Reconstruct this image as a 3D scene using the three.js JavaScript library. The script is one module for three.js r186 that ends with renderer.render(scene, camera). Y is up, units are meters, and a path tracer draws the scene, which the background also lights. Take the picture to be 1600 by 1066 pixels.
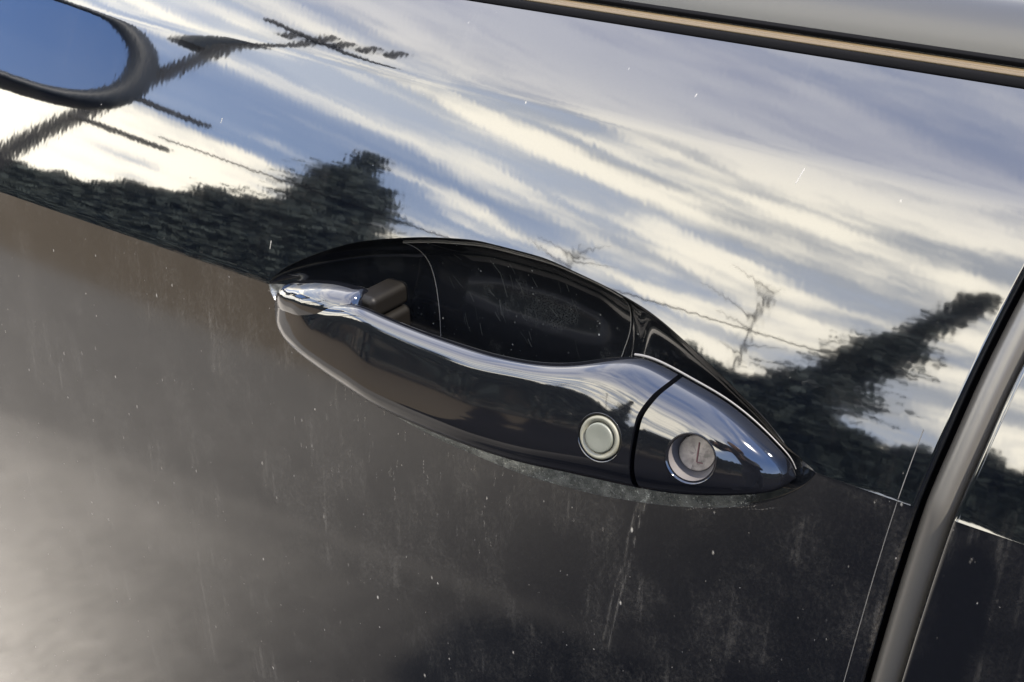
import * as THREE from 'three';
import { mergeGeometries, mergeVertices } from 'three/addons/utils/BufferGeometryUtils.js';
import { RoundedBoxGeometry } from 'three/addons/geometries/RoundedBoxGeometry.js';
import { MarchingCubes } from 'three/addons/objects/MarchingCubes.js';
import { Brush, Evaluator, SUBTRACTION } from 'three-bvh-csg';

// ---------------------------------------------------------------- camera, sky, sun, exposure
const H = 0.86;                                   // height of the door's crease above the road
const scene = new THREE.Scene();
const camera = new THREE.PerspectiveCamera(2 * Math.atan(533 / 2000) * 180 / Math.PI, 1024 / 682, 0.01, 2000);
camera.position.set(0.2645, 0.2341 + H, 0.3558);
camera.lookAt(0.2645 - 0.52848, 0.2341 + H - 0.44981, 0.3558 - 0.71999);
scene.add(camera);
const renderer = new THREE.WebGLRenderer({ antialias: true });
renderer.setSize(1024, 682);
renderer.toneMapping = THREE.LinearToneMapping;
renderer.toneMappingExposure = 6.2;
renderer.shadowMap.enabled = true;

// seeded noise
function rng(seed) { let a = seed >>> 0; return () => { a = (a + 0x6D2B79F5) | 0; let t = Math.imul(a ^ (a >>> 15), 1 | a); t = (t + Math.imul(t ^ (t >>> 7), 61 | t)) ^ t; return ((t ^ (t >>> 14)) >>> 0) / 4294967296; }; }
const hash2 = (x, y) => { let h = Math.imul(x, 374761393) + Math.imul(y, 668265263) | 0; h = Math.imul(h ^ (h >>> 13), 1274126177); return ((h ^ (h >>> 16)) >>> 0) / 4294967296; };
const fade = t => t * t * t * (t * (t * 6 - 15) + 10);
function vnoise(x, y) {
  const xi = Math.floor(x), yi = Math.floor(y), u = fade(x - xi), v = fade(y - yi);
  const a = hash2(xi, yi), b = hash2(xi + 1, yi), c = hash2(xi, yi + 1), d = hash2(xi + 1, yi + 1);
  return a + (b - a) * u + (c - a) * v + (a - b - c + d) * u * v;
}
function fbm(x, y, o = 5, g = 0.5) { let s = 0, n = 0, a = 1; for (let i = 0; i < o; i++) { s += a * vnoise(x + 17.3 * i, y - 9.1 * i); n += a; a *= g; x = x * 2.03; y = y * 2.03; } return s / n; }
const clamp = (v, a = 0, b = 1) => Math.min(b, Math.max(a, v));
const sstep = (a, b, x) => { const t = clamp((x - a) / (b - a)); return t * t * (3 - 2 * t); };
const lerp = (a, b, t) => a + (b - a) * t;
const gauss = (x, y, cx, cy, sx, sy) => Math.exp(-(((x - cx) / sx) ** 2) - (((y - cy) / sy) ** 2));

const SUN = new THREE.Vector3(0.57, 0.82, -0.02).normalize();
function skyColour(x, y, z) {
  const el = Math.max(y, 0.005);
  const t = Math.pow(1 - el, 3.0);
  let r = lerp(0.10, 0.52, t), g = lerp(0.24, 0.70, t), b = lerp(0.62, 0.98, t);
  const P = x / (el + 0.05), Q = z / (el + 0.05);
  const w1 = fbm(P * 0.5 + 3.1, Q * 0.5 + 8.2, 3) - 0.5, w2 = fbm(P * 0.6 + 13.7, Q * 0.6 + 1.9, 3) - 0.5;
  const th = 0.16 + 0.50 * sstep(-1.7, -0.3, P), p0 = P + 1.0, q0 = Q - 1.1;
  const al = p0 * Math.sin(th) + q0 * Math.cos(th) + w2 * 0.8, ac = p0 * Math.cos(th) - q0 * Math.sin(th) + w1 * 0.35 + 0.05 * (fbm(P * 3, Q * 3, 3) - 0.5);
  const k = 1 / (1 + 0.05 * (P * P + Q * Q));                       // far clouds keep a readable size
  const n1 = fbm(ac * 3.6 + 40, al * 0.95 + 7, 5, 0.56), n2 = 0.72 * fbm(ac * 9 * k + 11, al * 2.6 * k + 91, 5, 0.6) + 0.28 * fbm(P * 7 * k + 3, Q * 6 * k + 5, 5, 0.6), n3 = fbm(ac * 1.1 - 5, al * 0.35 + 31, 3);
  const hz = sstep(0.24, 0.06, el);                                 // bright bank of cloud low over the trees
  let cover = n1 * 0.62 + n2 * 0.38 + 0.10 + 0.16 * hz;
  cover += 0.05 + 0.14 * sstep(-1.5, -0.5, P) * sstep(1.4, 0.2, P);
  cover -= 0.30 * gauss(P, Q, -2.1, 1.95, 0.34, 1.0) + 0.16 * gauss(P, Q, -1.75, 1.2, 0.4, 0.5);
  cover -= 0.45 * sstep(0.3, 1.0, P);
  const up = sstep(0.70, 0.46, el);                                 // high cloud is thinner and greyer
  cover -= 0.07 * (1 - up) + 0.13 * gauss(P, Q, -1.35, 1.25, 0.32, 0.8);
  const thick = sstep(0.46, 0.72, cover);
  const veil = Math.min(0.95, 0.34 + 0.40 * sstep(0.3, 0.62, n3) + 0.3 * sstep(-2.0, -1.3, P) + 0.9 * (n1 - 0.5)) * lerp(0.88, 1, up) * (1 - 0.6 * sstep(0.80, 0.96, el)) * (1 - 0.8 * sstep(0.3, 1.0, P)) * (1 - 0.6 * gauss(P, Q, -2.1, 1.95, 0.3, 0.9));
  const lit = sstep(0.39, 0.62, n2 * 0.7 + n1 * 0.3 + 0.06 * hz + 0.02);
  const cr = lerp(0.72, 2.1, lit), cg = lerp(0.76, 1.96, lit), cb = lerp(0.83, 1.66, lit);
  const vr = lerp(0.60, 0.92, up), vg = lerp(0.66, 1.01, up), vb = lerp(0.86, 1.18, up);
  r = lerp(r, vr, veil); g = lerp(g, vg, veil); b = lerp(b, vb, veil);
  const a = thick * lerp(0.75, 1, up) * (1 - 0.6 * sstep(0.80, 0.96, el));
  return [lerp(r, lerp(lerp(0.80, 1.1, lit), cr, up), a), lerp(g, lerp(lerp(0.82, 1.1, lit), cg, up), a), lerp(b, lerp(lerp(0.98, 1.18, lit), cb, up), a)];
}
{
  const W = 2048, Hh = 1024, data = new Float32Array(W * Hh * 4);
  for (let j = 0; j < Hh; j++) {
    const lat = ((j + 0.5) / Hh - 0.5) * Math.PI, sy = Math.sin(lat), cy = Math.cos(lat);
    for (let i = 0; i < W; i++) {
      const k = (j * W + i) * 4;
      if (sy < -0.02) { data[k] = 0.5; data[k + 1] = 0.55; data[k + 2] = 0.6; data[k + 3] = 1; continue; }
      const lon = ((i + 0.5) / W - 0.5) * 2 * Math.PI;
      const c = skyColour(cy * Math.cos(lon), sy, cy * Math.sin(lon));
      data[k] = c[0]; data[k + 1] = c[1]; data[k + 2] = c[2]; data[k + 3] = 1;
    }
  }
  const sky = new THREE.DataTexture(data, W, Hh, THREE.RGBAFormat, THREE.FloatType);
  sky.mapping = THREE.EquirectangularReflectionMapping; sky.magFilter = sky.minFilter = THREE.LinearFilter; sky.needsUpdate = true;
  scene.background = sky; scene.environment = sky;
}
const sun = new THREE.DirectionalLight(new THREE.Color(1, 0.91, 0.78), 3.4);
sun.position.copy(SUN).multiplyScalar(40); sun.castShadow = true; sun.shadow.radius = 2;
Object.assign(sun.shadow.camera, { left: -14, right: 14, top: 14, bottom: -14, near: 1, far: 90 });
scene.add(sun, sun.target);

// ---------------------------------------------------------------- helpers
const used = {};
function numbered(n) { used[n] = (used[n] || 0) + 1; return used[n] === 1 ? n : `${n}_${String(used[n] - 1).padStart(3, '0')}`; }
function part(name, geo, mat, parent, label) { const m = new THREE.Mesh(geo, mat); m.name = numbered(name); m.castShadow = m.receiveShadow = true; if (label) m.userData.label = label; parent.add(m); return m; }
function thing(name, label, category, pos = [0, 0, 0], group) { const g = new THREE.Group(); g.name = numbered(name); g.position.set(...pos); g.userData = { label, category }; if (group) g.userData.group = group; scene.add(g); return g; }
function pchip(pts) {                                             // smooth monotone curve through [x, y] pairs
  const n = pts.length, h = [], d = [], m = [];
  for (let i = 0; i < n - 1; i++) { h[i] = pts[i + 1][0] - pts[i][0]; d[i] = (pts[i + 1][1] - pts[i][1]) / h[i]; }
  m[0] = d[0]; m[n - 1] = d[n - 2];
  for (let i = 1; i < n - 1; i++) m[i] = d[i - 1] * d[i] <= 0 ? 0 : 3 * (h[i - 1] + h[i]) / ((2 * h[i] + h[i - 1]) / d[i - 1] + (h[i] + 2 * h[i - 1]) / d[i]);
  return x => {
    if (x <= pts[0][0]) return pts[0][1]; if (x >= pts[n - 1][0]) return pts[n - 1][1];
    let i = 0; while (x > pts[i + 1][0]) i++;
    const t = (x - pts[i][0]) / h[i], a = 1 - t;
    return (1 + 2 * t) * a * a * pts[i][1] + t * a * a * h[i] * m[i] + t * t * (3 - 2 * t) * pts[i + 1][1] - t * t * a * h[i] * m[i + 1];
  };
}
function lin(pts) { return x => { if (x <= pts[0][0]) return pts[0][1]; for (let i = 1; i < pts.length; i++) if (x <= pts[i][0]) return lerp(pts[i - 1][1], pts[i][1], (x - pts[i - 1][0]) / (pts[i][0] - pts[i - 1][0])); return pts[pts.length - 1][1]; }; }
function grid(nu, nv, f, flip = false, nf = null, uvs = null) {    // f(u, v) -> [x, y, z] in metres; nf(x, y, z) -> normal
  const P = [], N = [], U = [], I = [];
  for (let j = 0; j <= nv; j++) for (let i = 0; i <= nu; i++) {
    const p = f(i / nu, j / nv); P.push(...p);
    if (nf) N.push(...nf(...p));
    U.push(...(uvs ? uvs(...p, i / nu, j / nv) : [p[0], p[1]]));
  }
  for (let j = 0; j < nv; j++) for (let i = 0; i < nu; i++) { const a = j * (nu + 1) + i, b = a + 1, c = a + nu + 1, d = c + 1; flip ? I.push(a, c, b, b, c, d) : I.push(a, b, c, b, d, c); }
  const g = new THREE.BufferGeometry();
  g.setAttribute('position', new THREE.Float32BufferAttribute(P, 3)); g.setAttribute('uv', new THREE.Float32BufferAttribute(U, 2)); g.setIndex(I);
  nf ? g.setAttribute('normal', new THREE.Float32BufferAttribute(N, 3)) : g.computeVertexNormals();
  return g;
}
function tube(points, r, seg = 60, rad = 8, taper = null) {
  const c = new THREE.CatmullRomCurve3(points.map(p => new THREE.Vector3(...p)), false, 'centripetal');
  const g = new THREE.TubeGeometry(c, seg, r, rad, false);
  if (taper) { const p = g.attributes.position; for (let i = 0; i <= seg; i++) { const q = c.getPointAt(i / seg), s = taper(i / seg); for (let j = 0; j <= rad; j++) { const k = i * (rad + 1) + j; p.setXYZ(k, q.x + (p.getX(k) - q.x) * s, q.y + (p.getY(k) - q.y) * s, q.z + (p.getZ(k) - q.z) * s); } } g.computeVertexNormals(); }
  return g;
}
function texture(w, h, f, srgb = true, rep = true) {
  const d = new Uint8Array(w * h * 4);
  for (let j = 0; j < h; j++) for (let i = 0; i < w; i++) { const c = f(i, j), k = (j * w + i) * 4; for (let q = 0; q < 3; q++) { let v = c[q]; if (srgb) v = v <= 0.0031308 ? v * 12.92 : 1.055 * Math.pow(v, 1 / 2.4) - 0.055; d[k + q] = clamp(Math.round(v * 255), 0, 255); } d[k + 3] = 255; }
  const t = new THREE.DataTexture(d, w, h, THREE.RGBAFormat); if (srgb) t.colorSpace = THREE.SRGBColorSpace;
  t.magFilter = THREE.LinearFilter; t.minFilter = THREE.LinearMipmapLinearFilter; t.generateMipmaps = true; t.wrapS = t.wrapT = rep ? THREE.RepeatWrapping : THREE.ClampToEdgeWrapping; t.needsUpdate = true;
  return t;
}

// ---------------------------------------------------------------- materials
// orange peel of sprayed paint: a tile of 0.1 m, wavelengths 1.6 to 4 mm
const peel = (() => {
  const R = rng(11), n = 1024, ws = [];
  for (let i = 0; i < 90; i++) { const a = R() * Math.PI * 2, k = 9 + R() * 42; ws.push([Math.round(Math.cos(a) * k), Math.round(Math.sin(a) * k * 0.75), R() * 6.283]); }
  const gx = new Float32Array(n * n), gy = new Float32Array(n * n), T = new Float32Array(n);
  for (let i = 0; i < n; i++) T[i] = Math.cos(i / n * 2 * Math.PI);
  for (const [a, b, p] of ws) { const s = 1 / Math.hypot(a, b), ph = Math.round(p / 6.2832 * n); for (let j = 0; j < n; j++) for (let i = 0; i < n; i++) { const v = T[(((a * i + b * j + ph) % n) + n) % n] * s; gx[j * n + i] += v * a; gy[j * n + i] += v * b; } }
  let m = 0; for (let k = 0; k < n * n; k += 7) m = Math.max(m, Math.abs(gx[k]), Math.abs(gy[k]));
  return texture(n, n, (i, j) => { const x = gx[j * n + i] / m * 0.7, y = gy[j * n + i] / m * 0.7, z = Math.sqrt(Math.max(0.02, 1 - x * x - y * y)); return [x * 0.5 + 0.5, y * 0.5 + 0.5, z * 0.5 + 0.5]; }, false);
})();
function peelAt(metres) { const t = peel.clone(); t.repeat.set(1 / metres, 1 / metres); t.needsUpdate = true; return t; }
// dirt on the paint: uv are metres on the door, laid over x -0.40..0.24
const DX0 = -0.46, DX1 = 0.24, DY0 = -0.42, DY1 = 0.14, TW = 2048, TH = 1638;
const YLd = x => lerp(-0.0315, -0.0197, (x - 0.084) / 0.027);
const dirt = new Float32Array(TW * TH);                            // share of the paint hidden by dust
{
  const R = rng(5), px = (DX1 - DX0) / TW;
  const X = x => (x - DX0) / px, Y = y => (y - DY0) / px;
  function blob(x, y, r, ry, v) { const cx = X(x), cy = Y(y), a = r / px, b = ry / px; for (let j = Math.max(0, Math.floor(cy - b - 1)); j <= Math.min(TH - 1, cy + b + 1); j++) for (let i = Math.max(0, Math.floor(cx - a - 1)); i <= Math.min(TW - 1, cx + a + 1); i++) { const d = Math.hypot((i - cx) / a, (j - cy) / b); if (d < 1) dirt[j * TW + i] = Math.max(dirt[j * TW + i], v * Math.min(1, 2 * (1 - d))); } }
  for (let j = 0; j < TH; j++) for (let i = 0; i < TW; i++) {
    const x = DX0 + i * px, y = DY0 + j * px, low = y < 0 ? 1 : 0.22;
    const f = fbm(x * 60, y * 40, 4), s = vnoise(x * 2400, y * 2400) * 0.6 + vnoise(x * 1100 + 5, y * 800) * 0.4, run = fbm(x * 420, y * 26 + 4, 3);
    dirt[j * TW + i] = low * (0.030 * sstep(0.36, 0.9, f) * s + 0.09 * sstep(0.6, 0.9, run) * sstep(0.45, 0.75, f) * s + (x < 0.163 && y < 0 ? 0.018 : 0.003) * s * s * (0.5 + f) + (x < 0.163 && y < 0 ? 0.022 : 0) * sstep(0.52, 0.85, 0.6 * vnoise(x * 820, y * 560) + 0.4 * vnoise(x * 1700 + 9, y * 1200)) * sstep(0.3, 0.7, f));
  }
  for (let k = 0; k < 2800; k++) { const x = lerp(DX0, DX1, R()), y = lerp(DY0, 0, R()), r = 0.00018 + 0.0005 * Math.pow(R(), 7); blob(x, y, r, r * (1 + R() * 1.6), 0.05 + 0.75 * Math.pow(R(), 3)); }
  for (let k = 0; k < 34; k++) { const x = lerp(DX0, DX1, R()), y = lerp(0, DY1, R()), r = 0.00016 + 0.0003 * Math.pow(R(), 6); blob(x, y, r, r * (1 + R()), 0.1 + 0.5 * R() * R()); }
  for (let k = 0; k < 60; k++) { const x = -0.122 + 0.13 * R(), y = -0.035 - 0.05 * R(), l = 0.002 + 0.006 * R(); for (let q = 0; q < 14; q++) blob(x + 0.0006 * (R() - 0.5), y - l * q / 14, 0.00026, 0.0005, R() > 0.5 ? 0 : 0.05 + 0.32 * R() * R()); }
  for (let j = 0; j < TH; j++) { const y = DY0 + j * px, t = (-0.036 - y) / 0.074; if (t < 0 || t > 1) continue;      // one water run under the button
    for (let i = 0; i < TW; i++) { const x = DX0 + i * px, c = 0.0658 - 0.0115 * t + 0.0012 * (fbm(y * 60, 2, 2) - 0.5), u = (x - c) / 0.0016; if (Math.abs(u) > 2.2) continue; const n = fbm(x * 1800, y * 260, 4), w = 0.45 * Math.exp(-u * u) + Math.exp(-(((u - 0.9) / 0.3) ** 2)) + 0.7 * Math.exp(-(((u + 1) / 0.28) ** 2)); dirt[j * TW + i] += 0.16 * w * sstep(0.38, 0.72, n) * (1 - 0.55 * t); } }
  for (let c = 0; c < 4; c++) { let x = 0.084 + 0.008 * c, y = YLd(x) - 0.0012 - 0.0016 * R(); for (let q = 0; q < 60; q++) { x += 0.00018; y += 0.00034 * (R() - 0.42) + 0.00006; if (R() > 0.35) blob(x, y, 0.0002, 0.00017, 0.1 + 0.6 * R() * R()); } }   // dried water marks under the lock
  for (const [x, y, l, a] of [[0.0992, 0.0906, 0.0048, 0.3], [0.0512, 0.1062, 0.0008, 0.1], [-0.1335, 0.0180, 0.0034, 0.05], [-0.1775, 0.062, 0.002, 0.2]]) for (let q = 0; q < 24; q++) blob(x - a * l * q / 24, y - l * q / 24, 0.00022, 0.0003, q < 4 ? 0.9 : 0.5);
}
const dirtColour = texture(TW, TH, (i, j) => { const d = dirt[j * TW + i]; return [lerp(0.0007, 0.30, d), lerp(0.0010, 0.275, d), lerp(0.0017, 0.235, d)]; }, true, false);
const dirtRough = texture(TW, TH, (i, j) => { const d = dirt[j * TW + i], low = j / TH < 0.75 ? 1 : 0; return [0, clamp((low ? 0.085 : 0.035) + d * 0.9), 0]; }, false, false);
for (const t of [dirtColour, dirtRough]) { t.repeat.set(1 / (DX1 - DX0), 1 / (DY1 - DY0)); t.offset.set(-DX0 / (DX1 - DX0), -DY0 / (DY1 - DY0)); }
const recessDirtSheen = (() => {                                        // dust, runs, nail scratches, and the lower lip's grey reflection painted in
  const w = 2048, h = 712, a = new Float32Array(w * h), R = rng(77), x0 = -0.135, y0 = -0.048, dx = 0.270 / w, dy = 0.094 / h;
  for (let j = 0; j < h; j++) for (let i = 0; i < w; i++) {
    const x = x0 + i * dx, y = y0 + j * dy, lipY = y + 0.0443 * Math.sqrt(Math.max(0, 1 - (x / 0.131) ** 2));
    const g = hash2(i, j) * 0.5 + vnoise(i / 2.2, j / 2.2) * 0.5, f = fbm(x * 300, y * 300, 4);
    let d = y < 0.0 && lipY < 0.013 && x < 0.108 + 0.012 * (g - 0.5) ? (0.13 + 0.12 * sstep(0.35, 0.75, f) + (x > 0.06 ? 0.5 : 0.26) * sstep(0.62, 0.8, fbm(x * 900, y * 1500, 3)) * sstep(0.3, 0.8, g)) * (0.3 + g) * 0.8 : 0.006 * g + 0.035 * sstep(0.55, 0.8, fbm(x * 90 + 3, y * 70, 4)) * sstep(0.4, 0.8, g);  // on the lip: dust grains over a pale base painted for its reflection
    if (y < 0 && Math.abs(x - 0.067 - 0.0008 * Math.sin(y * 900)) < 0.0009 * g + 0.0003) d += 0.25 * g;
    a[j * w + i] = d;
  }
  const dot = (x, y, r, v) => { const cx = (x - x0) / dx, cy = (y - y0) / dy, q = r / dx; for (let j = Math.max(0, cy - q | 0); j <= Math.min(h - 1, cy + q + 1); j++) for (let i = Math.max(0, cx - q | 0); i <= Math.min(w - 1, cx + q + 1); i++) if (Math.hypot(i - cx, j - cy) < q) a[j * w + i] = Math.max(a[j * w + i], v); };
  for (let k = 0; k < 150; k++) dot(lerp(-0.07, 0.06, R()), lerp(-0.01, 0.04, R()), 0.00012 + 0.0003 * R() ** 5, 0.05 + 0.45 * R() ** 3);
  for (let k = 0; k < 46; k++) { let x = lerp(-0.05, 0.035, R()), y = lerp(0.0, 0.035, R()), t = -1.2 + 0.7 * R(), l = 0.003 + 0.009 * R() * R(), v = 0.015 + 0.07 * R() ** 3; const bend = (R() - 0.5) * 0.04; for (let q = 0; q < l / 0.00008; q++) { x += 0.00008 * Math.cos(t); y += 0.00008 * Math.sin(t); t += bend * 0.1; dot(x, y, 0.00014, v * (0.5 + 0.5 * R())); } }
  const mk = (f, srgb) => { const t = texture(w, h, (i, j) => f(a[j * w + i]), srgb, false); t.repeat.set(1 / 0.270, 1 / 0.094); t.offset.set(0.5, 0.048 / 0.094); return t; };
  return { colour: mk(d => [lerp(0.002, 0.28, d), lerp(0.0023, 0.29, d), lerp(0.003, 0.27, d)], true), rough: mk(d => [0, clamp(0.07 + d * 0.8), 0], false) };
})();
const IOR = 1.72;
const paint = new THREE.MeshPhysicalMaterial({ color: 0xffffff, map: dirtColour, roughness: 1, roughnessMap: dirtRough, metalness: 0, ior: IOR, normalMap: peelAt(0.1), normalScale: new THREE.Vector2(0.0046, 0.0046) });
const trimPaint = new THREE.MeshPhysicalMaterial({ color: new THREE.Color(0.004, 0.0045, 0.006), roughness: 0.05, ior: IOR });
const handlePaint = new THREE.MeshPhysicalMaterial({ color: new THREE.Color(0.002, 0.0022, 0.003), roughness: 0.05, ior: 1.58 });
const linerMat = new THREE.MeshPhysicalMaterial({ map: recessDirtSheen.colour, roughnessMap: recessDirtSheen.rough, roughness: 1.2, ior: 1.42, specularIntensity: 0.55 });
const recessMat = new THREE.MeshPhysicalMaterial({ map: recessDirtSheen.colour, roughnessMap: recessDirtSheen.rough, roughness: 0.8, ior: 1.6 });
const rubber = new THREE.MeshPhysicalMaterial({ color: new THREE.Color(0.0015, 0.0015, 0.0018), roughness: 0.8, specularIntensity: 0.08 });
const dusty = new THREE.MeshStandardMaterial({ color: new THREE.Color(0.055, 0.052, 0.046), roughness: 0.8 });
const gasket = new THREE.MeshStandardMaterial({ color: new THREE.Color(0.05, 0.048, 0.045), roughness: 0.55 });
const sealGrey = new THREE.MeshPhysicalMaterial({ color: new THREE.Color(0.042, 0.039, 0.034), roughness: 0.3, ior: 1.5 });
const warmGleamTrim = new THREE.MeshStandardMaterial({ color: new THREE.Color(0.048, 0.032, 0.012), roughness: 0.5, metalness: 0.2 });  // chrome strip: its warm gold reflection is put into the base colour
const padGrey = new THREE.MeshPhysicalMaterial({ color: new THREE.Color(0.012, 0.0116, 0.010), roughness: 0.36, ior: 1.5 });
const buttonRing = new THREE.MeshStandardMaterial({ color: new THREE.Color(0.075, 0.073, 0.054), roughness: 0.6 });
const buttonCap = new THREE.MeshStandardMaterial({ color: new THREE.Color(0.056, 0.059, 0.047), roughness: 0.5 });
const wornMetal = texture(256, 256, (i, j) => { const f = fbm(i / 40 + 2, j / 40, 5, 0.6), g = fbm(i / 9, j / 30, 3), t = 0.62 + 0.45 * (f - 0.5) + 0.3 * (g - 0.5) - 0.2 * sstep(0.55, 0.75, fbm(i / 26 + 9, j / 26, 4)); return [t, t * 0.96, t * 0.93]; }); wornMetal.repeat.set(1, 1);
const silver = new THREE.MeshStandardMaterial({ map: wornMetal, color: new THREE.Color(0.21, 0.195, 0.185), roughness: 0.5, metalness: 0.3 });
const boreGrey = new THREE.MeshStandardMaterial({ color: new THREE.Color(0.05, 0.046, 0.046), roughness: 0.6 });
const armBlack = new THREE.MeshPhysicalMaterial({ color: new THREE.Color(0.003, 0.0026, 0.0022), roughness: 0.5, ior: 1.5, specularIntensity: 0.2 });
const dustyRail = new THREE.MeshStandardMaterial({ color: new THREE.Color(0.06, 0.056, 0.05), roughness: 0.6 });
const rust = new THREE.MeshStandardMaterial({ color: new THREE.Color(0.05, 0.018, 0.02), roughness: 0.8 });

// ---------------------------------------------------------------- body side: z = S(x, y), metres, y measured from the crease
const tau = (() => {
  const up = [[0, 14], [0.004, 17], [0.03, 20], [0.07, 25], [0.092, 28.5], [0.097, 32], [0.125, 38], [0.14, 40]], dn = [[-0.6, -12], [-0.25, -3], [-0.1, 2], [-0.004, 5], [0, 9]];
  const fu = lin(up), fd = lin(dn); return y => y >= 0 ? fu(y) : fd(y);
})();
const ZN = 8000, ZY0 = -0.62, ZD = 0.80 / ZN, ZT = new Float64Array(ZN + 1);
{ for (let i = 1; i <= ZN; i++) ZT[i] = ZT[i - 1] - Math.tan(tau(ZY0 + (i - 0.5) * ZD) * Math.PI / 180) * ZD; const z0 = ZT[Math.round(-ZY0 / ZD)]; for (let i = 0; i <= ZN; i++) ZT[i] -= z0; }
function S0(y) { const t = clamp((y - ZY0) / ZD, 0, ZN - 1.001), i = Math.floor(t); return ZT[i] + (ZT[i + 1] - ZT[i]) * (t - i); }
const edgeX = pchip([[-0.6, 0.105], [-0.1, 0.1565], [0, 0.1655], [0.0245, 0.169], [0.043, 0.1718], [0.07, 0.177], [0.13, 0.192]]);
function bead(x, y) { const a = 0.00030 * (Math.exp(-(((x - 0.160) / 0.036) ** 2)) + (x > 0.168 ? 0.7 : 0)); return y >= 0 ? a * Math.exp(-y / 0.0024) : a * Math.exp(y / 0.0011); }
function wave(x, y) { return 0.000035 * (fbm(x * 22 + 4, y * 26 + 9, 2) - 0.5); }
function S(x, y) {
  let z = S0(y) + bead(x, y) + wave(x, y);
  const r = 0.0019, d = edgeX(y) - x;
  if (d >= 0 && d < r) z -= r - Math.sqrt(Math.max(0, r * r - (r - d) ** 2));
  const e = x - edgeX(y) - 0.0118;
  if (e >= 0 && e < r) z -= r - Math.sqrt(Math.max(0, r * r - (r - e) ** 2));
  return z;
}
function SN(x, y) {
  const e = 0.00012, d = edgeX(y) - x, sx = d >= 0 ? -1 : 1;                      // one-sided at the door edges
  const zx = (S(x + sx * e, y) - S(x, y)) / (sx * e), up = y > 0.00001 ? 1 : -1, zy = (S(x, y + up * e) - S(x, y)) / (up * e), l = Math.hypot(zx, zy, 1);
  return [-zx / l, -zy / l, 1 / l];
}
const mm = a => a.map(p => p.map(v => v / 1000));
const YU = pchip(mm([[-131.3, 0], [-129.5, 3], [-124.6, 7.9], [-110.8, 16.5], [-93.9, 24.8], [-83.9, 28.8], [-64.1, 34.6], [-44.8, 39], [-19.9, 42.4], [4.7, 42.8], [22.9, 41], [52.3, 36.1], [81.6, 25], [104.6, 13.8], [118.9, 5.4], [127.7, 1.6], [131, 0]]));
const YL = pchip(mm([[-131.3, 0], [-130, -3], [-125, -9], [-112, -19], [-96, -27], [-84.7, -32.7], [-66.1, -38.2], [-44.5, -42], [-27.1, -43.6], [6, -44.3], [36.7, -41.6], [65.2, -36.4], [91.7, -28.5], [110.9, -19.7], [124, -10.1], [129, -4], [131, 0]]));
const XM = -0.78, XA = -0.1313, XB = 0.131, X0 = edgeX(0);
function stations(n1, n2, n3) {                                    // x stations, crowded at the tips of the recess and at the door's edge
  const a = []; for (let i = 0; i < n1; i++) a.push(lerp(XM, XA, 1 - (1 - i / n1) ** 1.6));
  for (let i = 0; i < n2; i++) a.push(lerp(XA, XB, 0.5 - 0.5 * Math.cos(Math.PI * i / n2)));
  for (let i = 0; i <= n3; i++) a.push(lerp(XB, X0, 1 - (1 - i / n3) ** 2.2)); return a;
}
const ST = stations(90, 260, 60), skinX = (x0, y) => x0 + (edgeX(y) - X0) * sstep(0.128, X0, x0) * (x0 > 0.128 ? 1 : 0);
const BELT = 0.1238;
function skin(up) {
  return grid(ST.length - 1, 170, (u, v) => {
    const x0 = ST[Math.round(u * (ST.length - 1))], ya = up ? YU(x0) : YL(x0), y = lerp(ya, up ? BELT : -0.58, v ** 2), x = skinX(x0, y);
    return [x, y, S(x, y)];
  }, !up, (x, y) => SN(x, up ? Math.max(y, 0.00002) : Math.min(y, -0.00002)));
}
const door = thing('front_car_door', 'glossy dark car door with pull handle, mirroring clouds, filling most of the photo', 'car door', [0, H, 0]);
part('upper_door_skin', skin(true), paint, door);
part('lower_door_skin', skin(false), paint, door, 'dusty lower half of the door below the crease');
// turned-in hem along the door's rear edge
part('door_edge', grid(8, 200, (u, v) => { const y = lerp(-0.58, BELT, v), x = edgeX(y); return [x - 0.0005 * u, y, S0(y) - 0.0019 - 0.018 * u]; }, false), trimPaint, door);
// edge line of a clear protective film a few millimetres from the door's edge
part('film_edge', (() => { const p = []; for (let i = 0; i <= 40; i++) { const y = lerp(-0.2, 0.024, i / 40), x = edgeX(y) - 0.0062 + (y > 0 ? -0.05 * y : 0.0); p.push([x, y, S(x, y) + 0.00003]); } return tube(p, 0.00016, 120, 5); })(), gasket, door);

// ---------------------------------------------------------------- recess behind the handle
const DEP = pchip(mm([[-131.4, 0.6], [-122, 6], [-108, 12], [-90, 18], [-68, 22], [-40, 23], [25, 23], [42, 19], [56, 11], [72, 8], [105, 6], [124, 3], [131.1, 0.6]]));
function bowl(x, n) {                                             // n from 0 (lower rim) to 1 (upper rim)
  const y = lerp(YL(x), YU(x), n), q = Math.abs(2 * n - 1), r = clamp((1 - q) / 0.9);
  const D = DEP(x), f = Math.max(0, 1 - Math.pow(Math.abs(1 - Math.sqrt(r * r + 0.0004) + 0.02), 4.2)) * D;
  const d = y - YL(x), g = D * (1 - Math.exp(-(0.31 + 0.12 * sstep(-0.02, -0.06, x)) * (Math.sqrt(d * d + 6e-7) - 7.7e-4) / D));        // the lower side is a scoop
  const h = lerp(f, Math.min(f, g + Math.max(0, f - g) * sstep(0.0075, 0.018, d)), sstep(-0.120, -0.098, x));
  return [x, y, S(x, y) - h];
}
const nMap = v => 0.5 - 0.5 * Math.sign(0.5 - v) * Math.pow(Math.abs(1 - 2 * v), 0.75) ;
part('handle_recess', grid(260, 110, (u, v) => bowl(lerp(XA, XB, 0.5 - 0.5 * Math.cos(Math.PI * u)), nMap(v))), recessMat, door);
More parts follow.
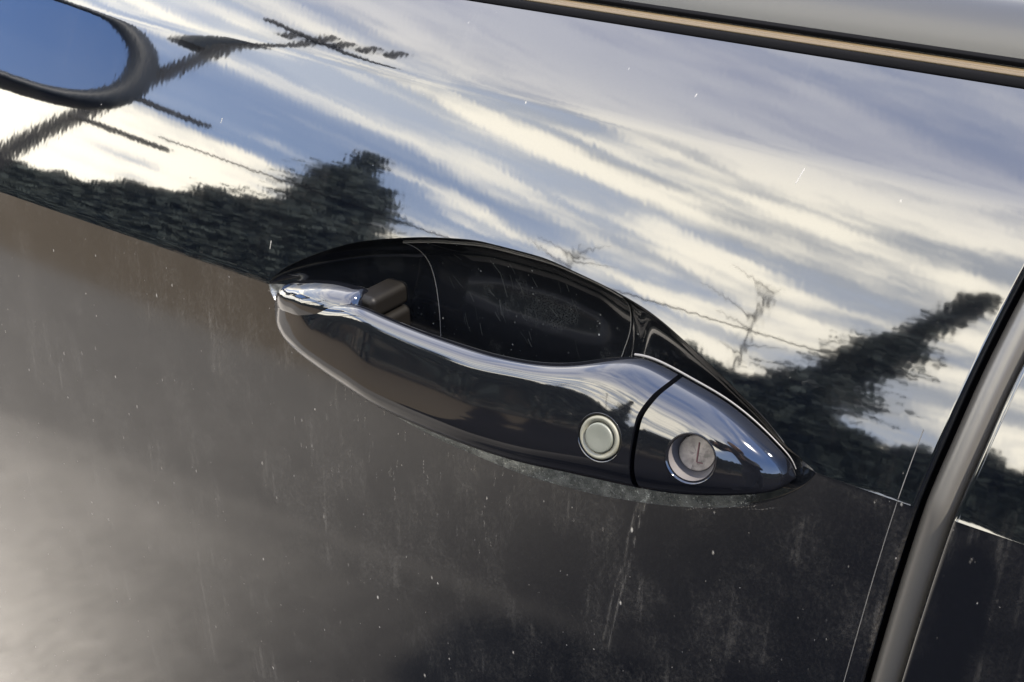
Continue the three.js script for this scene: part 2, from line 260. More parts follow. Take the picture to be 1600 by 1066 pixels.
const linerEdge = [[-66, 0.945], [-62.5, 0.86], [-58, 0.74], [-54, 0.62], [-51, 0.5], [-50, 0.36]], linerEdge2 = [[41.5, 0.945], [42, 0.87], [42, 0.76], [40.5, 0.64], [39, 0.52], [39, 0.36]];
const liA = pchip(linerEdge.slice().reverse().map(p => [p[1], p[0] / 1000])), liB = pchip(linerEdge2.slice().reverse().map(p => [p[1], p[0] / 1000]));
const onLiner = (u, n) => { const x = lerp(liA(n), liB(n), u), p = bowl(x, n); return [p[0], p[1], p[2] + 0.0004]; };
const liner = part('recess_liner', grid(120, 60, (u, v) => onLiner(u, lerp(0.36, 0.945, v))), linerMat, door, 'matt black liner plate in the hollow behind the grip');
{
  const top = [], l = [], r = [];
  for (let i = 0; i <= 40; i++) top.push(onLiner(i / 40, 0.945));
  for (let i = 0; i <= 20; i++) { l.push(onLiner(0, lerp(0.945, 0.36, i / 20))); r.push(onLiner(1, lerp(0.945, 0.36, i / 20))); }
  part('liner_seam', tube(top, 0.00032, 160, 6), dusty, liner); part('liner_seam', tube(l, 0.00022, 80, 6), dusty, liner); part('liner_seam', tube(r, 0.00025, 80, 6), dusty, liner);
}

// ---------------------------------------------------------------- the grip and the lock cover: one boat-shaped body cut in two
const HS = mm([[-122.2, -3, 3, 0.6, 0.8, 0.8], [-121, -3, 3.4, 3.8, 3.2, 2.6], [-118, -3.8, 4.6, 6.8, 4.6, 4], [-112, -5.6, 7, 10.4, 7, 6], [-104, -6, 8.8, 12.3, 7.8, 6.9], [-94, -6, 11, 13.7, 8.5, 8], [-84, -6, 12.3, 15.3, 8.9, 8.2], [-75, -5.9, 13.2, 17, 9.3, 8.4], [-65, -5.5, 14.1, 19, 9.4, 8.5], [-58, -6.1, 14.7, 19.5, 9.7, 8.5], [-45, -7.3, 15.2, 20.0, 9.9, 8.5], [-25, -7.9, 15.4, 20.1, 10.6, 8.5], [0, -7.4, 15.7, 20.2, 11.3, 8.5], [20, -5.8, 15.8, 20.7, 11, 8.6], [32, -4.1, 14.8, 21.1, 12, 8.7], [42, -2.2, 13, 21.9, 13.4, 8.7], [52, -0.4, 9.2, 23.4, 16.7, 7.8], [62, 0.8, 5, 24.2, 20.3, 6.3], [72, 0.7, 3.6, 22.7, 21.1, 5.5], [82, 0.1, 3, 20.6, 20.2, 5], [94, 0, 2.6, 17.7, 18.6, 4.5], [106, -0.6, 2.3, 13.1, 15.6, 4], [116, -2, 2, 8.0, 11.6, 3.6], [121.5, -3, 1.6, 4.4, 7.2, 3], [124.2, -3.6, 1.2, 0.5, 0.8, 0.6]]);
const hp = [1, 2, 3, 4, 5].map(k => {
  const f = pchip(HS.map(s => [s[0], s[k]])), W = 120, x0 = HS[0][0], x1 = HS[HS.length - 1][0], t = [];
  for (let i = 0; i <= W; i++) { const x = lerp(x0, x1, i / W), w = Math.min(0.009, 0.7 * (x - x0), 0.7 * (x1 - x)); let s = 0, n = 0; for (let q = -4; q <= 4; q++) { const g = Math.exp(-q * q / 7); s += g * f(x + w * q / 4); n += g; } t.push([x, s / n]); }
  return pchip(t);
});
function globalSection(x, a) {                                          // a: 0 = top, quarter = front, half = bottom, three quarters = back
  const th = a * Math.PI * 2, c = Math.cos(th), s = Math.sin(th), e = 2 / (s > 0 ? lerp(2.15, 2.75, s) : 2.15);
  const yc = hp[0](x), zc = hp[1](x), A = hp[2](x), bF = hp[3](x), bB = hp[4](x);
  const y = A * Math.sign(c) * Math.abs(c) ** e;                    // the front leans back towards the top
  return [x, yc + y, zc + (s >= 0 ? bF : bB) * Math.sign(s) * Math.abs(s) ** e - (s > 0 ? 0.27 * s * s * y : 0)];
}
const section = globalSection;
const cutX = pchip(mm([[-30, 77.5], [-13, 75], [0, 73.4], [10, 73.2], [18.5, 76], [24, 80.5], [32, 86]]));
const FS = mm([[-120.5, -2, 3, 0.4, 0.6, 0.6], [-119, -1.6, 3.2, 3.4, 4, 3], [-114, 0, 3.6, 6.8, 8.2, 4.6], [-104, 1.2, 4, 9.1, 11, 5], [-94, 2.6, 4.2, 10.5, 12.8, 5.2], [-84, 3.5, 4.4, 11.4, 13.2, 5.4], [-75, 3.9, 4.6, 11.8, 12.4, 5.6], [-70, 4.1, 4.8, 12, 11, 5.6], [-67.6, 3.4, 5.4, 11, 9, 5], [-66.2, 2.2, 6.4, 8.4, 7, 3.6], [-65.4, 1.4, 7.2, 4.6, 4.4, 2.2], [-65.1, 1.2, 7.6, 0.4, 0.4, 0.2]]);
const fp = [1, 2, 3, 4, 5].map(k => pchip(FS.map(q => [q[0], q[k]])));
function footSection(x, a) { const t = a * Math.PI * 2, c = Math.cos(t), n = Math.sin(t), e = 2 / 2.5; return [x, fp[0](x) + fp[2](x) * Math.sign(c) * Math.abs(c) ** e, fp[1](x) + (n >= 0 ? fp[3](x) : fp[4](x)) * Math.sign(n) * Math.abs(n) ** e]; }
function boat(xs, cutStart, cutEnd, section_ = null) {
  const section = section_ || globalSection;                              // closed loft; the ends that meet at the gap follow the curved cut
  const NA = 120, P = [], U = [], I = [];
  const n = xs.length;
  for (let i = 0; i < n; i++) for (let j = 0; j < NA; j++) {
    let x = xs[i], p = section(x, j / NA);
    for (let k = 0; k < 3; k++) {
      const c = cutX(p[1]);
      if (cutEnd && xs[i] > 0.045) x = lerp(0.045, c - 0.0011, (xs[i] - 0.045) / (xs[n - 1] - 0.045));
      if (cutStart && xs[i] < 0.110) x = lerp(c + 0.0011, 0.110, (xs[i] - xs[0]) / (0.110 - xs[0]));
      p = section(x, j / NA);
    }
    P.push(...p); U.push(p[0], j / NA * 0.1);
  }
  for (let i = 0; i < n - 1; i++) for (let j = 0; j < NA; j++) { const a = i * NA + j, b = i * NA + (j + 1) % NA, c = a + NA, d = b + NA; I.push(a, b, c, b, d, c); }
  const mid = i => { const s = [0, 0, 0]; for (let j = 0; j < NA; j++) for (let q = 0; q < 3; q++) s[q] += P[(i * NA + j) * 3 + q] / NA; return s; };
  const g = new THREE.BufferGeometry();
  g.setAttribute('position', new THREE.Float32BufferAttribute(P, 3)); g.setAttribute('uv', new THREE.Float32BufferAttribute(U, 2)); g.setIndex(I); g.computeVertexNormals();
  const out = [g];
  for (const [i, f] of [[0, 1], [n - 1, 0]]) {                     // end faces with their own normals, so that the cut edges stay crisp
    const q = [...P.slice(i * NA * 3, (i + 1) * NA * 3), ...mid(i)], uv = [], ix = [];
    for (let j = 0; j <= NA; j++) uv.push(0, 0);
    for (let j = 0; j < NA; j++) { const k = (j + 1) % NA; f ? ix.push(j, NA, k) : ix.push(j, k, NA); }
    const e = new THREE.BufferGeometry(); e.setAttribute('position', new THREE.Float32BufferAttribute(q, 3)); e.setAttribute('uv', new THREE.Float32BufferAttribute(uv, 2)); e.setIndex(ix); e.computeVertexNormals(); out.push(e);
  }
  return mergeGeometries(out);
}
const xsGrip = [], xsCap = [];
for (let i = 0; i <= 40; i++) xsGrip.push(lerp(-0.1222, -0.085, (i / 40) ** 1.6));
for (let i = 1; i <= 150; i++) xsGrip.push(lerp(-0.085, 0.077, i / 150));
for (let i = 0; i <= 70; i++) xsCap.push(lerp(0.078, 0.1242, 1 - (1 - i / 70) ** 1.5));
function frame(x, y) {                                            // point and outward normal on the front of the boat
  let lo = 0.0, hi = 0.5; for (let k = 0; k < 40; k++) { const m = (lo + hi) / 2; section(x, m)[1] > y ? lo = m : hi = m; }
  const p = new THREE.Vector3(...section(x, lo)), a = new THREE.Vector3(...section(x + 0.002, lo)).sub(new THREE.Vector3(...section(x - 0.002, lo))), b = new THREE.Vector3(...section(x, lo + 0.02)).sub(new THREE.Vector3(...section(x, lo - 0.02)));
  const n = new THREE.Vector3().crossVectors(b, a).normalize(); if (n.z < 0) n.negate();
  return { p, q: new THREE.Quaternion().setFromUnitVectors(new THREE.Vector3(0, 1, 0), n), n };
}
const fb = frame(0.0600, 0.0008), fk = frame(0.0938, 0.0022);
const ev = new Evaluator(); ev.useGroups = false; ev.attributes = ['position', 'uv', 'normal'];
function bored(g, f, r, deep, mat) {
  const a = new Brush(g, mat), b = new Brush(new THREE.CylinderGeometry(r, r, deep * 2, 72), mat); b.position.copy(f.p); b.quaternion.copy(f.q); a.updateMatrixWorld(); b.updateMatrixWorld();
  return ev.evaluate(a, b, SUBTRACTION).geometry;
}
const xsFoot = []; for (let i = 0; i <= 50; i++) xsFoot.push(lerp(-0.1205, -0.075, (i / 50) ** 1.5)); for (let i = 1; i <= 40; i++) xsFoot.push(lerp(-0.075, -0.0651, 1 - (1 - i / 40) ** 1.6));
const gripShape = () => mergeGeometries([bored(boat(xsGrip, false, true), fb, 0.0090, 0.0030, handlePaint).toNonIndexed(), boat(xsFoot, false, false, footSection).toNonIndexed()]);
const grip = part('pull_handle', gripShape(), handlePaint, door, 'glossy black spindle-shaped grip');
const cover = part('lock_cover', bored(boat(xsCap, true, false), fk, 0.0090, 0.0120, handlePaint), handlePaint, door, 'pointed glossy black cover round the keyhole');
function lathe(pts, f, seg = 72) { const g = new THREE.LatheGeometry(pts.map(p => new THREE.Vector2(p[0] / 1000, p[1] / 1000)), seg); g.applyQuaternion(f.q); g.translate(f.p.x, f.p.y, f.p.z); return g; }
// push button in the grip
part('button_bezel', lathe([[9.0, -3], [9.02, -0.3], [8.9, -0.12], [8.5, -0.3], [8.2, -0.8], [8.1, -3]], fb), handlePaint, grip);
part('button_ring', lathe([[7.9, -2.6], [7.9, -0.3], [7.6, 0.15], [7.1, 0.3], [6.6, 0.1], [6.1, -0.25], [5.8, -0.6], [5.6, -1.0], [5.6, -2.6]], fb), buttonRing, grip, 'cream rubber ring of the button');
part('button_cap', lathe([[5.55, -2.6], [5.5, 0.1], [5.3, 0.45], [4.9, 0.62], [3.6, 0.52], [0, 0.4]], fb), buttonCap, grip, 'pale grey-green button');
// keyhole: rim, cone-shaped bore, lock cylinder with its slot
part('keyhole_rim', lathe([[9.03, -1.6], [9.0, -0.12], [8.9, -0.06], [8.35, -0.75], [8.1, -1.3]], fk), handlePaint, cover);
part('keyhole_bore', lathe([[8.25, -1.0], [8.1, -1.5], [6.9, -8.4], [6.6, -8.8], [6.6, -11]], fk), boreGrey, cover, 'dusty grey bore of the keyhole');
const cyl = part('lock_cylinder', lathe([[6.55, -11], [6.5, -8.75], [6.2, -8.45], [0, -8.4]], fk), silver, cover, 'pale metal lock cylinder seen deep in the bore');
{
  const slot = [new RoundedBoxGeometry(0.0006, 0.0004, 0.0072, 2, 0.00018).translate(-0.0002, 0, 0.0002), new RoundedBoxGeometry(0.0022, 0.0004, 0.0004, 2, 0.00015).translate(0.0009, 0.0000, 0.0038)];
  const s = mergeGeometries(slot); s.translate(0.0006, -0.00832, -0.0006);
  // turn the slot upright on the face
  const up = new THREE.Vector3(0, 1, 0).applyQuaternion(fk.q.clone().invert()); const ang = Math.atan2(up.x, -up.z); s.rotateY(-ang);
  s.applyQuaternion(fk.q); s.translate(fk.p.x, fk.p.y, fk.p.z); part('key_slot', s, rust, cover);
}
// black arm that carries the grip's front end, with the joint across it
{
  const a = new RoundedBoxGeometry(0.0115, 0.0100, 0.024, 4, 0.003).translate(-0.0668, 0.0096, -0.0035), b = new RoundedBoxGeometry(0.0125, 0.0135, 0.024, 4, 0.003).translate(-0.0660, -0.0024, -0.0030);
  part('hinge_arm', mergeGeometries([a, b]), armBlack, grip);
}
// grey gasket between the handle's fixed end and the recess
{
  const p = []; for (let i = 0; i <= 40; i++) { const x = lerp(0.0600, 0.1235, i / 40), q = section(x, 0.965); p.push([x, q[1] + 0.0006, q[2] - 0.0010]); }
  part('gasket', tube(p, 0.00055, 160, 8, t => 1 - 0.6 * t), gasket, door, 'thin grey gasket along the top of the lock cover');
}

// ---------------------------------------------------------------- belt line, inner door trim
function extrude(profile, x0, x1, seg = 60, mat = null, smooth = 0) {                // profile: [y, z] in metres
  const c = new THREE.CatmullRomCurve3(profile.map(p => new THREE.Vector3(0, p[0], p[1])), false, 'centripetal'), n = smooth || profile.length * 6;
  return grid(seg, n, (u, v) => { const q = c.getPoint(v); return [lerp(x0, x1, u), q.y, q.z]; });
}
const zb = S0(BELT);
part('belt_seal', extrude([[BELT - 0.0003, zb - 0.004], [BELT - 0.0002, zb + 0.0002], [BELT + 0.0004, zb + 0.0004], [BELT + 0.0022, zb - 0.0006], [BELT + 0.0027, zb - 0.0022], [BELT + 0.0018, zb - 0.006]], -0.7, 0.19), rubber, door);
part('belt_strip', extrude([[BELT + 0.0018, zb - 0.0030], [BELT + 0.0030, zb - 0.0024], [BELT + 0.0037, zb - 0.0030], [BELT + 0.0037, zb - 0.0036], [BELT + 0.0041, zb - 0.0039], [BELT + 0.0043, zb - 0.0052], [BELT + 0.0040, zb - 0.009]], -0.7, 0.19), warmGleamTrim, door, 'thin chrome strip along the window line, coloured tan-gold for its warm reflection');
part('belt_lip', extrude([[BELT + 0.0046, zb - 0.0070], [BELT + 0.0062, zb - 0.0066], [BELT + 0.0068, zb - 0.0080], [BELT + 0.0062, zb - 0.012]], -0.7, 0.19), rubber, door);
part('inner_trim', extrude([[BELT + 0.003, zb - 0.0085], [BELT + 0.011, zb - 0.0108], [BELT + 0.017, zb - 0.0138], [BELT + 0.0215, zb - 0.0182], [BELT + 0.0240, zb - 0.0245], [BELT + 0.0252, zb - 0.034], [BELT + 0.0256, zb - 0.06], [BELT + 0.0256, zb - 0.10]], -0.7, 0.25, 60, null, 60), padGrey, door, 'rounded satin grey trim inside the window');

part('inner_rail', extrude([[BELT + 0.0250, zb - 0.060], [BELT + 0.0300, zb - 0.059], [BELT + 0.0325, zb - 0.062], [BELT + 0.0325, zb - 0.075]], -0.7, 0.25), dustyRail, door, 'pale rail behind the grey trim');
// ---------------------------------------------------------------- rear door and its seal
const rear = thing('rear_car_door', 'narrow strip of glossy dark rear door at the right edge of the photo', 'car door', [0, H, 0]);
const RX = y => edgeX(y) + 0.0118;
const rskin = up => grid(80, 120, (u, v) => { const y = up ? lerp(0, BELT, v ** 2) : lerp(0, -0.58, v ** 2), x = RX(y) + 0.5 * u ** 2.4; return [x, y, S(x, y)]; }, !up, (x, y) => SN(x, up ? Math.max(y, 0.00002) : Math.min(y, -0.00002)));
part('upper_door_skin', rskin(true), paint, rear); part('lower_door_skin', rskin(false), paint, rear);
part('door_edge', grid(8, 200, (u, v) => { const y = lerp(-0.58, BELT, v), x = RX(y); return [x + 0.0003 * u, y, S0(y) - 0.0019 - 0.016 * u]; }, true), trimPaint, rear);
part('edge_seal', grid(16, 220, (u, v) => { const y = lerp(-0.58, BELT + 0.01, v), a = Math.PI * u; return [edgeX(y) + 0.0066 - 0.0049 * Math.cos(a), y, S0(y) - 0.0044 + 0.0034 * Math.sin(a) ** 1.4]; }), sealGrey, rear, 'grey rounded rubber seal in the gap between the doors');
part('pillar', grid(4, 40, (u, v) => { const y = lerp(-0.58, BELT + 0.02, v); return [edgeX(y) - 0.004 + 0.020 * u, y, S0(y) - 0.0115]; }), rubber, rear);

// ---------------------------------------------------------------- wing mirror, seen only in the paint
{
  const N = new THREE.Vector3(0.93, 0.16, -0.30).normalize(), q = new THREE.Quaternion().setFromUnitVectors(new THREE.Vector3(0, 0, 1), N);
  const c = new THREE.Vector3(-0.615, 0.190, 0.145);
  const oval = (a, b, z, k = 2.6, o = 0) => { const p = []; for (let i = 0; i < 64; i++) { const t = i / 64 * Math.PI * 2; p.push(new THREE.Vector3(o + a * Math.sign(Math.cos(t)) * Math.abs(Math.cos(t)) ** (2 / k), b * Math.sign(Math.sin(t)) * Math.abs(Math.sin(t)) ** (2 / k), z)); } return p; };
  const rings = [oval(0.0835, 0.0625, -0.004, 2.4, 0.0075), oval(0.085, 0.064, 0.002, 2.4, 0.0075), oval(0.091, 0.069, 0.006, 2.4, 0.006), oval(0.103, 0.074, 0.004), oval(0.107, 0.078, -0.02), oval(0.095, 0.067, -0.06), oval(0.06, 0.042, -0.09), oval(0.005, 0.004, -0.1)];
  const g = grid(64, rings.length - 1, (u, v) => rings[Math.round(v * (rings.length - 1))][Math.round(u * 64) % 64].toArray());
  g.applyQuaternion(q); g.translate(c.x, c.y, c.z);
  const m = part('wing_mirror', g, new THREE.MeshStandardMaterial({ color: new THREE.Color(0.034, 0.04, 0.046), roughness: 0.5 }), door);
  const gl = new THREE.ShapeGeometry(new THREE.Shape(oval(0.0845, 0.0635, 0, 2.4, 0.0075).map(p => new THREE.Vector2(p.x, p.y)))); gl.applyQuaternion(q); gl.translate(c.x, c.y, c.z);
  part('mirror_glass', gl, new THREE.MeshStandardMaterial({ color: new THREE.Color(0.8, 0.8, 0.8), metalness: 1, roughness: 0.01 }), m);
  part('mirror_arm', tube([[-0.70, 0.15, -0.06], [-0.69, 0.16, 0.03], [-0.66, 0.18, 0.10]], 0.02, 20, 12), trimPaint, door);
}

// ---------------------------------------------------------------- ground and what stands across the road (seen only as reflections)
const groundTex = texture(512, 512, (i, j) => { const f = 0.5 * fbm(i / 9, j / 9, 3) + 0.5 * hash2(i, j), t = 0.55 + 0.9 * f; return [0.30 * t, 0.275 * t, 0.24 * t]; });
groundTex.repeat.set(1.2, 1.2);
function sheet(name, x0, x1, z0, z1, y, col, seed) {
  const g = grid(120, 40, (u, v) => { const x = lerp(x0, x1, u); let z = lerp(z0, z1, v); if (v === 0 || v === 1) z += 0.10 * (fbm(x * 1.5 + seed, 3.3, 4) - 0.5); return [x, y, z]; }, true, null, (x, yy, z) => [x, z]);
  const m = part(name, g, new THREE.MeshPhysicalMaterial({ map: groundTex, color: new THREE.Color(...col), roughness: 1, specularIntensity: 0.15 }), scene); m.userData.kind = 'structure'; return m;
}
sheet('ground', -300, 300, -100, 400, 0, [0.29, 0.255, 0.205], 1);
sheet('road', -60, 60, -1.2, 1.47, 0.004, [0.16, 0.15, 0.14], 3);
{
  // road edge with grit; the person's shade and dark reflection painted into its colour
  const X0_ = -6, X1_ = 3, Z0_ = -1.1, Z1_ = 2.9, w = 2048, h = 768;
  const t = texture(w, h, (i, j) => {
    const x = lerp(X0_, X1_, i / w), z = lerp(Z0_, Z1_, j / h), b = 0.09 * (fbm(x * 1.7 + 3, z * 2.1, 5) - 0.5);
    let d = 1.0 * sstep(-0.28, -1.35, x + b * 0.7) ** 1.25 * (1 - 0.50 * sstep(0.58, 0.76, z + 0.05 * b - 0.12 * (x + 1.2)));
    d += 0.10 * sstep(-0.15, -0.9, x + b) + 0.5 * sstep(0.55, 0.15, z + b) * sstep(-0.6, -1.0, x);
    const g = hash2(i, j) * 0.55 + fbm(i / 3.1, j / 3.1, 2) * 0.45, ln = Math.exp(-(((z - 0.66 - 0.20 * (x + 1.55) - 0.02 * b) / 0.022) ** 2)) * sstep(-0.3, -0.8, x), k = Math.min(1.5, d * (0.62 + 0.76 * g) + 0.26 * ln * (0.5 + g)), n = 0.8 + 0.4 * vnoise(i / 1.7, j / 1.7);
    return [lerp(0.008, 0.185, k) * n, lerp(0.0085, 0.172, k) * n, lerp(0.011, 0.150, k) * n];  // near-black end is painted shade, paler end the grit
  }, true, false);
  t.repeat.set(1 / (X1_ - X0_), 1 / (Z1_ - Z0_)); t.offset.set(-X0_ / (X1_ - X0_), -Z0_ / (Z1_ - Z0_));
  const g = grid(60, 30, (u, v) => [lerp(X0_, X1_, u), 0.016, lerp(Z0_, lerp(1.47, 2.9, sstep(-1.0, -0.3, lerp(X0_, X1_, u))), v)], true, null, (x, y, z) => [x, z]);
  part('road_edge_painted_shade', g, new THREE.MeshPhysicalMaterial({ map: t, roughness: 1, specularIntensity: 0.1 }), scene).userData.kind = 'structure';
}
{
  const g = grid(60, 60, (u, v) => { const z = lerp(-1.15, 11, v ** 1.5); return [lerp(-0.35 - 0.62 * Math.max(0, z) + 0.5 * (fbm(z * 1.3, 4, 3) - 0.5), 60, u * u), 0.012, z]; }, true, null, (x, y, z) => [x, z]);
  part('added_dark_sheet', g, new THREE.MeshPhysicalMaterial({ map: groundTex, color: new THREE.Color(0.035, 0.037, 0.046), roughness: 1, specularIntensity: 0.1 }), scene).userData.kind = 'structure';  // unseen dark ground added to darken what the door and handle mirror
}
// leafy masses
const leafMat = new THREE.MeshStandardMaterial({ color: new THREE.Color(0.078, 0.096, 0.086), roughness: 0.9, side: THREE.DoubleSide });
function leaves(n, seed, place, size) {
  const g = new THREE.BufferGeometry(), R = rng(seed); g.setAttribute('position', new THREE.Float32BufferAttribute([-0.5, 0, 0, 0, -0.3, 0.08, 0.5, 0, 0, 0, 0.32, 0.08], 3)); g.setIndex([0, 1, 2, 0, 2, 3]); g.computeVertexNormals();
  const m = new THREE.InstancedMesh(g, leafMat, n), o = new THREE.Object3D();
  for (let i = 0; i < n; i++) { o.position.set(...place(R)); o.rotation.set(R() * 6.28, R() * 6.28, R() * 6.28); o.scale.setScalar(size * (0.6 + 0.8 * R())); o.updateMatrix(); m.setMatrixAt(i, o.matrix); }
  return m;
}
{
  const hedgeTop = lin([[-80, 1.4], [-54, 1.6], [-50, 2.2], [-46, 2.8], [-40, 3.0], [-28, 2.9], [-22, 2.75], [-19, 2.9], [-17.4, 2.2], [-13, 2.1], [-10.5, 2.6], [5, 2.8], [30, 3.4], [105, 3.0]]);
  const h = leaves(330000, 3, R => { const az = lerp(-88, 105, R()) * Math.PI / 180, d = 12 + 1.6 * (R() - 0.3), top = hedgeTop(az * 180 / Math.PI) * (0.94 + 0.3 * (fbm(az * 24 + 3, 1.7, 4) - 0.5)) + 0.35 * (fbm(az * 80, 4, 2) - 0.4); return [d * Math.sin(az), top * Math.sqrt(R()), d * Math.cos(az) + (az > 1.2 ? 1.5 : 0)]; }, 0.12);
  h.name = 'hedge'; h.userData = { label: 'dense dark hedge across the road, seen in the paint', kind: 'stuff' }; scene.add(h);
}
const bark = new THREE.MeshStandardMaterial({ color: new THREE.Color(0.06, 0.058, 0.055), roughness: 0.9 });
function at(az, d) { const a = az * Math.PI / 180; return [d * Math.sin(a), d * Math.cos(a)]; }
function tree(label, az, d, h, w, n, seed, conic, lean = 0) {
  const [x, z] = at(az, d), t = thing('tree', label, 'tree', [x, 0, z], 'trees beyond the hedge');
  part('trunk', tube([[0, 0, 0], [lean * 0.5 + 0.05, h * 0.5, 0], [lean, h * 0.97, 0]], 0.11, 12, 8, s => 1 - 0.85 * s), bark, t);
  const c = leaves(n, seed, R => { const v = Math.pow(R(), 0.8), y = h * (0.25 + 0.75 * v), rr = w * (conic ? (1 - v) * 0.88 + 0.12 : Math.sqrt(Math.max(0, 1 - (2 * v - 1) ** 2))) * (0.35 + 1.3 * fbm(y * 4 + seed, 2, 3)) * (R() < 0.12 ? 1.7 : 1), a = R() * 6.28, k = Math.sqrt(R()); return [lean * y / h + Math.cos(a) * rr * k, y, Math.sin(a) * rr * k]; }, 0.115);
  c.name = numbered('crown'); c.userData.kind = 'stuff'; t.add(c);
}
tree('tall narrow conifer rising over the right part of the hedge', -21.5, 12.2, 6.4, 0.56, 11000, 21, true, 1.8);
tree('bushy round tree rising over the hedge beside the handle', -42.9, 12.5, 5.0, 0.95, 7000, 22, true);
tree('small loose tree over the hedge left of the bushy one', -41, 12.3, 4.2, 0.7, 2600, 24, true);
function bare(label, az, d, h, seed) {
  const R = rng(seed), [x, z] = at(az, d), t = thing('bare_tree', label, 'tree', [x, 0, z]);
  const g = [tube([[0, 0, 0], [0.1, h * 0.5, 0], [-0.05, h, 0.05]], 0.05, 16, 6, s => 1 - 0.8 * s)];
  for (let k = 0; k < 16; k++) { const y = h * (0.4 + 0.58 * R()), a = R() * 6.28, l = 0.25 + 0.5 * R(); g.push(tube([[0.05, y, 0], [Math.cos(a) * l * 0.5, y + l * 0.35, Math.sin(a) * l * 0.5], [Math.cos(a) * l, y + l * 0.6, Math.sin(a) * l]], 0.02, 8, 5, s => 1 - 0.8 * s)); }
  part('trunk', mergeGeometries(g), bark, t);
}
bare('thin bare tree in front of pale cloud, right of the handle', -22.5, 12.4, 5.2, 31);
bare('thin bare tree above the middle of the handle', -31.5, 12.4, 4.6, 32);
{
  const [x, z] = at(-54.3, 10), t = thing('utility_pole', 'dark utility pole with crossarms mirrored at the upper left', 'utility pole', [x, 0, z]), a = 35 * Math.PI / 180;
  part('pole', tube([[-1.1, 0, 0], [-0.48, 1.8, 0], [0.02, 3.5, 0], [0.05, 5, 0], [-0.2, 7.6, 0]], 0.105, 20, 12, s => 1 - 0.35 * s), bark, t);
  const arm = (y, l, off) => part('crossarm', new RoundedBoxGeometry(l, 0.09, 0.09, 2, 0.02).rotateY(-a * 1.6).translate(off, y, 0.1), bark, t);
  arm(3.45, 1.0, 0.25); arm(2.7, 0.8, 0.3); arm(7.2, 1.6, 0);
  part('transformer', new THREE.CylinderGeometry(0.25, 0.25, 0.95, 20).translate(-0.45, 5.7, 0.2), new THREE.MeshStandardMaterial({ color: new THREE.Color(0.12, 0.13, 0.13), roughness: 0.6 }), t);
  for (let k = -2; k <= 2; k++) part('insulator', new THREE.CylinderGeometry(0.06, 0.08, 0.3, 10).translate(k * 0.33, 7.4, 0.1), bark, t);
  const w = tube([[x + 0.8, 2.8, z], [x + 3, 2.75, z + 1.2], [x + 6, 3.0, z + 2.6]], 0.015, 40, 5); const wire = part('power_cable', w, rubber, scene); wire.userData = { label: 'thin cable hanging from the utility pole above the hedge', category: 'cable' };
}

// ---------------------------------------------------------------- the photographer, seen only as a dark shape in the paint
function body(bones, lo, hi, cell, k) {                            // one continuous surface from tapered capsules
  const size = Math.max(hi[0] - lo[0], hi[1] - lo[1], hi[2] - lo[2]), n = Math.ceil(size / cell), mc = new MarchingCubes(n, new THREE.MeshBasicMaterial(), false, false, 200000);
  const a = new THREE.Vector3(), b = new THREE.Vector3(), p = new THREE.Vector3(), ab = new THREE.Vector3();
  for (let z = 0; z < n; z++) for (let y = 0; y < n; y++) for (let x = 0; x < n; x++) {
    p.set(lo[0] + size * x / n, lo[1] + size * y / n, lo[2] + size * z / n); let s = 0;
    for (const [A, B, ra, rb] of bones) { a.fromArray(A); b.fromArray(B); ab.subVectors(b, a); const t = clamp(p.clone().sub(a).dot(ab) / ab.lengthSq()), d = a.addScaledVector(ab, t).distanceTo(p) - lerp(ra, rb, t); if (d < 0.2) s += Math.exp(-d * k); }
    mc.field[x + y * n + z * n * n] = s > 1e-9 ? Math.log(s) / k : -0.2;
  }
  mc.isolation = 0; mc.update();
  const c = mc.count, P = mc.positionArray.slice(0, c * 3), N = mc.normalArray.slice(0, c * 3);
  for (let i = 0; i < c; i++) for (let q = 0; q < 3; q++) P[i * 3 + q] = lo[q] + size * (P[i * 3 + q] + 1) / 2;
  const g = new THREE.BufferGeometry(); g.setAttribute('position', new THREE.BufferAttribute(P, 3)); g.setAttribute('normal', new THREE.BufferAttribute(N, 3)); return g;
}
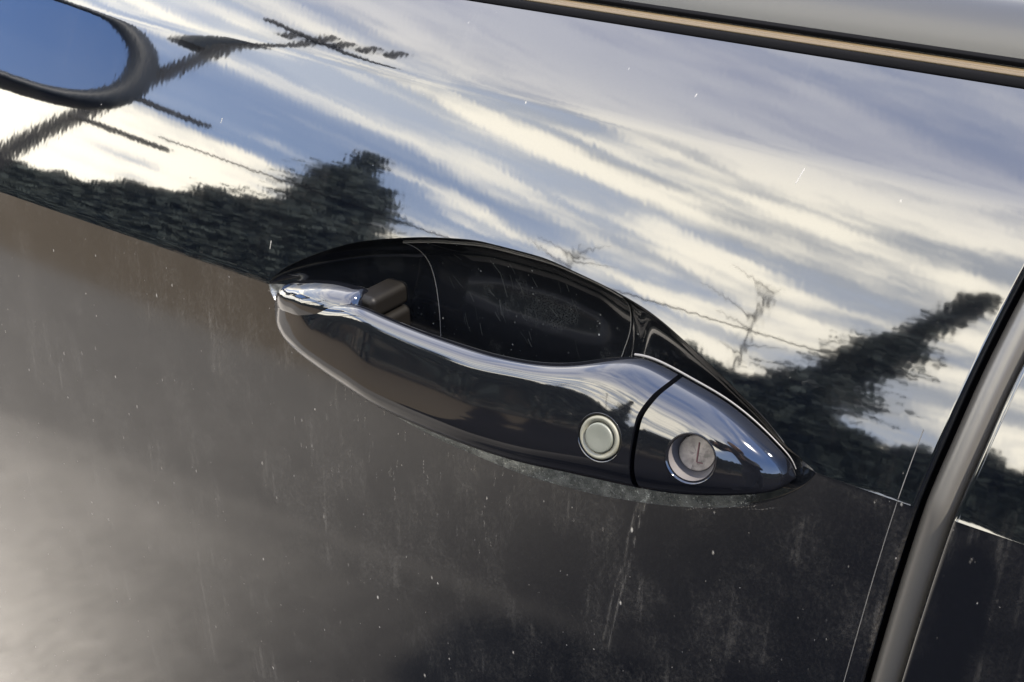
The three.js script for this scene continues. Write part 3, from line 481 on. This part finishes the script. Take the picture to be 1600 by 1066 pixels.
{
  const cloth = new THREE.MeshStandardMaterial({ color: new THREE.Color(0.006, 0.008, 0.014), roughness: 0.85 }), skinTone = new THREE.MeshStandardMaterial({ color: new THREE.Color(0.30, 0.17, 0.11), roughness: 0.6 }), hairTone = new THREE.MeshStandardMaterial({ color: new THREE.Color(0.02, 0.014, 0.01), roughness: 0.7 });
  const t = thing('person', 'person in dark navy clothes leaning in from the right to photograph the door', 'person');
  const hipL = [0.66, 0.86, 0.84], hipR = [0.86, 0.86, 0.86], kneeL = [0.55, 0.47, 0.74], kneeR = [0.95, 0.46, 0.80], footL = [0.50, 0.08, 0.84], footR = [1.02, 0.08, 0.90], chest = [0.66, 1.25, 0.72], shL = [0.50, 1.36, 0.72], shR = [0.84, 1.36, 0.66], elL = [0.30, 1.20, 0.70], elR = [0.66, 1.13, 0.50], wrL = [0.235, 1.125, 0.52], wrR = [0.43, 1.11, 0.50], neck = [0.64, 1.44, 0.69], head = [0.62, 1.54, 0.64];
  const clothes = [[hipL, hipR, 0.12, 0.12], [[0.76, 0.9, 0.85], chest, 0.15, 0.155], [chest, shL, 0.12, 0.075], [chest, shR, 0.12, 0.075], [shL, elL, 0.062, 0.05], [elL, wrL, 0.05, 0.038], [shR, elR, 0.062, 0.05], [elR, wrR, 0.05, 0.038], [hipL, kneeL, 0.098, 0.068], [kneeL, footL, 0.066, 0.05], [hipR, kneeR, 0.098, 0.068], [kneeR, footR, 0.066, 0.05], [footL, [0.42, 0.045, 0.66], 0.05, 0.04], [footR, [0.98, 0.045, 0.71], 0.05, 0.04], [chest, neck, 0.09, 0.06]];
  part('body', body(clothes, [0.0, -0.05, 0.1], [1.3, 1.68, 1.5], 0.022, 45), cloth, t);
  const o = (x, y, z) => [head[0] + x, head[1] + y, head[2] + z], box = [o(-0.16, -0.16, -0.18), o(0.16, 0.18, 0.18)];
  const face = [[neck, head, 0.055, 0.08], [head, o(0, 0.04, 0.015), 0.088, 0.095], [head, o(-0.012, -0.035, -0.045), 0.07, 0.045], [o(-0.02, -0.005, -0.085), o(-0.022, -0.025, -0.098), 0.010, 0.014], [o(-0.09, 0.005, 0.015), o(-0.09, -0.015, 0.015), 0.018, 0.012], [o(0.088, 0.005, 0.015), o(0.088, -0.015, 0.015), 0.018, 0.012]];
  part('head', body(face, ...box, 0.008, 110), skinTone, t);
  part('hair', body([[o(0, 0.065, 0.03), o(0, 0.04, 0.065), 0.092, 0.088], [o(0, 0.04, 0.065), o(0, -0.03, 0.085), 0.085, 0.06]], ...box, 0.008, 110), hairTone, t);
  const hand = (w, s) => { const palm = [w[0] - 0.035 * s, w[1] - 0.005, w[2] - 0.075], b = [[w, palm, 0.026, 0.03]]; for (let f = 0; f < 4; f++) { const y = palm[1] + 0.03 - 0.02 * f, l = [0.036, 0.04, 0.038, 0.03][f], k = [palm[0] - 0.008 * s, y, palm[2] - 0.02], m = [k[0] - 0.012 * s, y, k[2] - l * 0.7], e = [m[0] - 0.022 * s, y - 0.002, m[2] - l * 0.12]; b.push([palm, k, 0.014, 0.010], [k, m, 0.0095, 0.0085], [m, e, 0.0085, 0.007]); } b.push([[w[0] - 0.03 * s, w[1] + 0.025, w[2] - 0.05], [w[0] - 0.05 * s, w[1] + 0.045, w[2] - 0.08], 0.013, 0.011], [[w[0] - 0.05 * s, w[1] + 0.045, w[2] - 0.08], [w[0] - 0.065 * s, w[1] + 0.04, w[2] - 0.11], 0.011, 0.008]); return b; };
  part('hand', body(hand(wrL, -1), [0.12, 1.0, 0.34], [0.36, 1.2, 0.58], 0.004, 260), skinTone, t); part('hand', body(hand(wrR, 1), [0.29, 1.0, 0.32], [0.53, 1.2, 0.56], 0.004, 260), skinTone, t);
  const ph = new THREE.Mesh(new RoundedBoxGeometry(0.15, 0.072, 0.008, 4, 0.0038), new THREE.MeshStandardMaterial({ color: new THREE.Color(0.02, 0.02, 0.022), roughness: 0.3 })); ph.name = 'phone'; ph.position.copy(camera.position).add(new THREE.Vector3(0.0264, 0.0225, 0.036)); ph.quaternion.copy(camera.quaternion); ph.userData = { label: 'thin dark phone held up by the person in navy clothes', category: 'phone' }; scene.add(ph);
}
renderer.render(scene, camera);
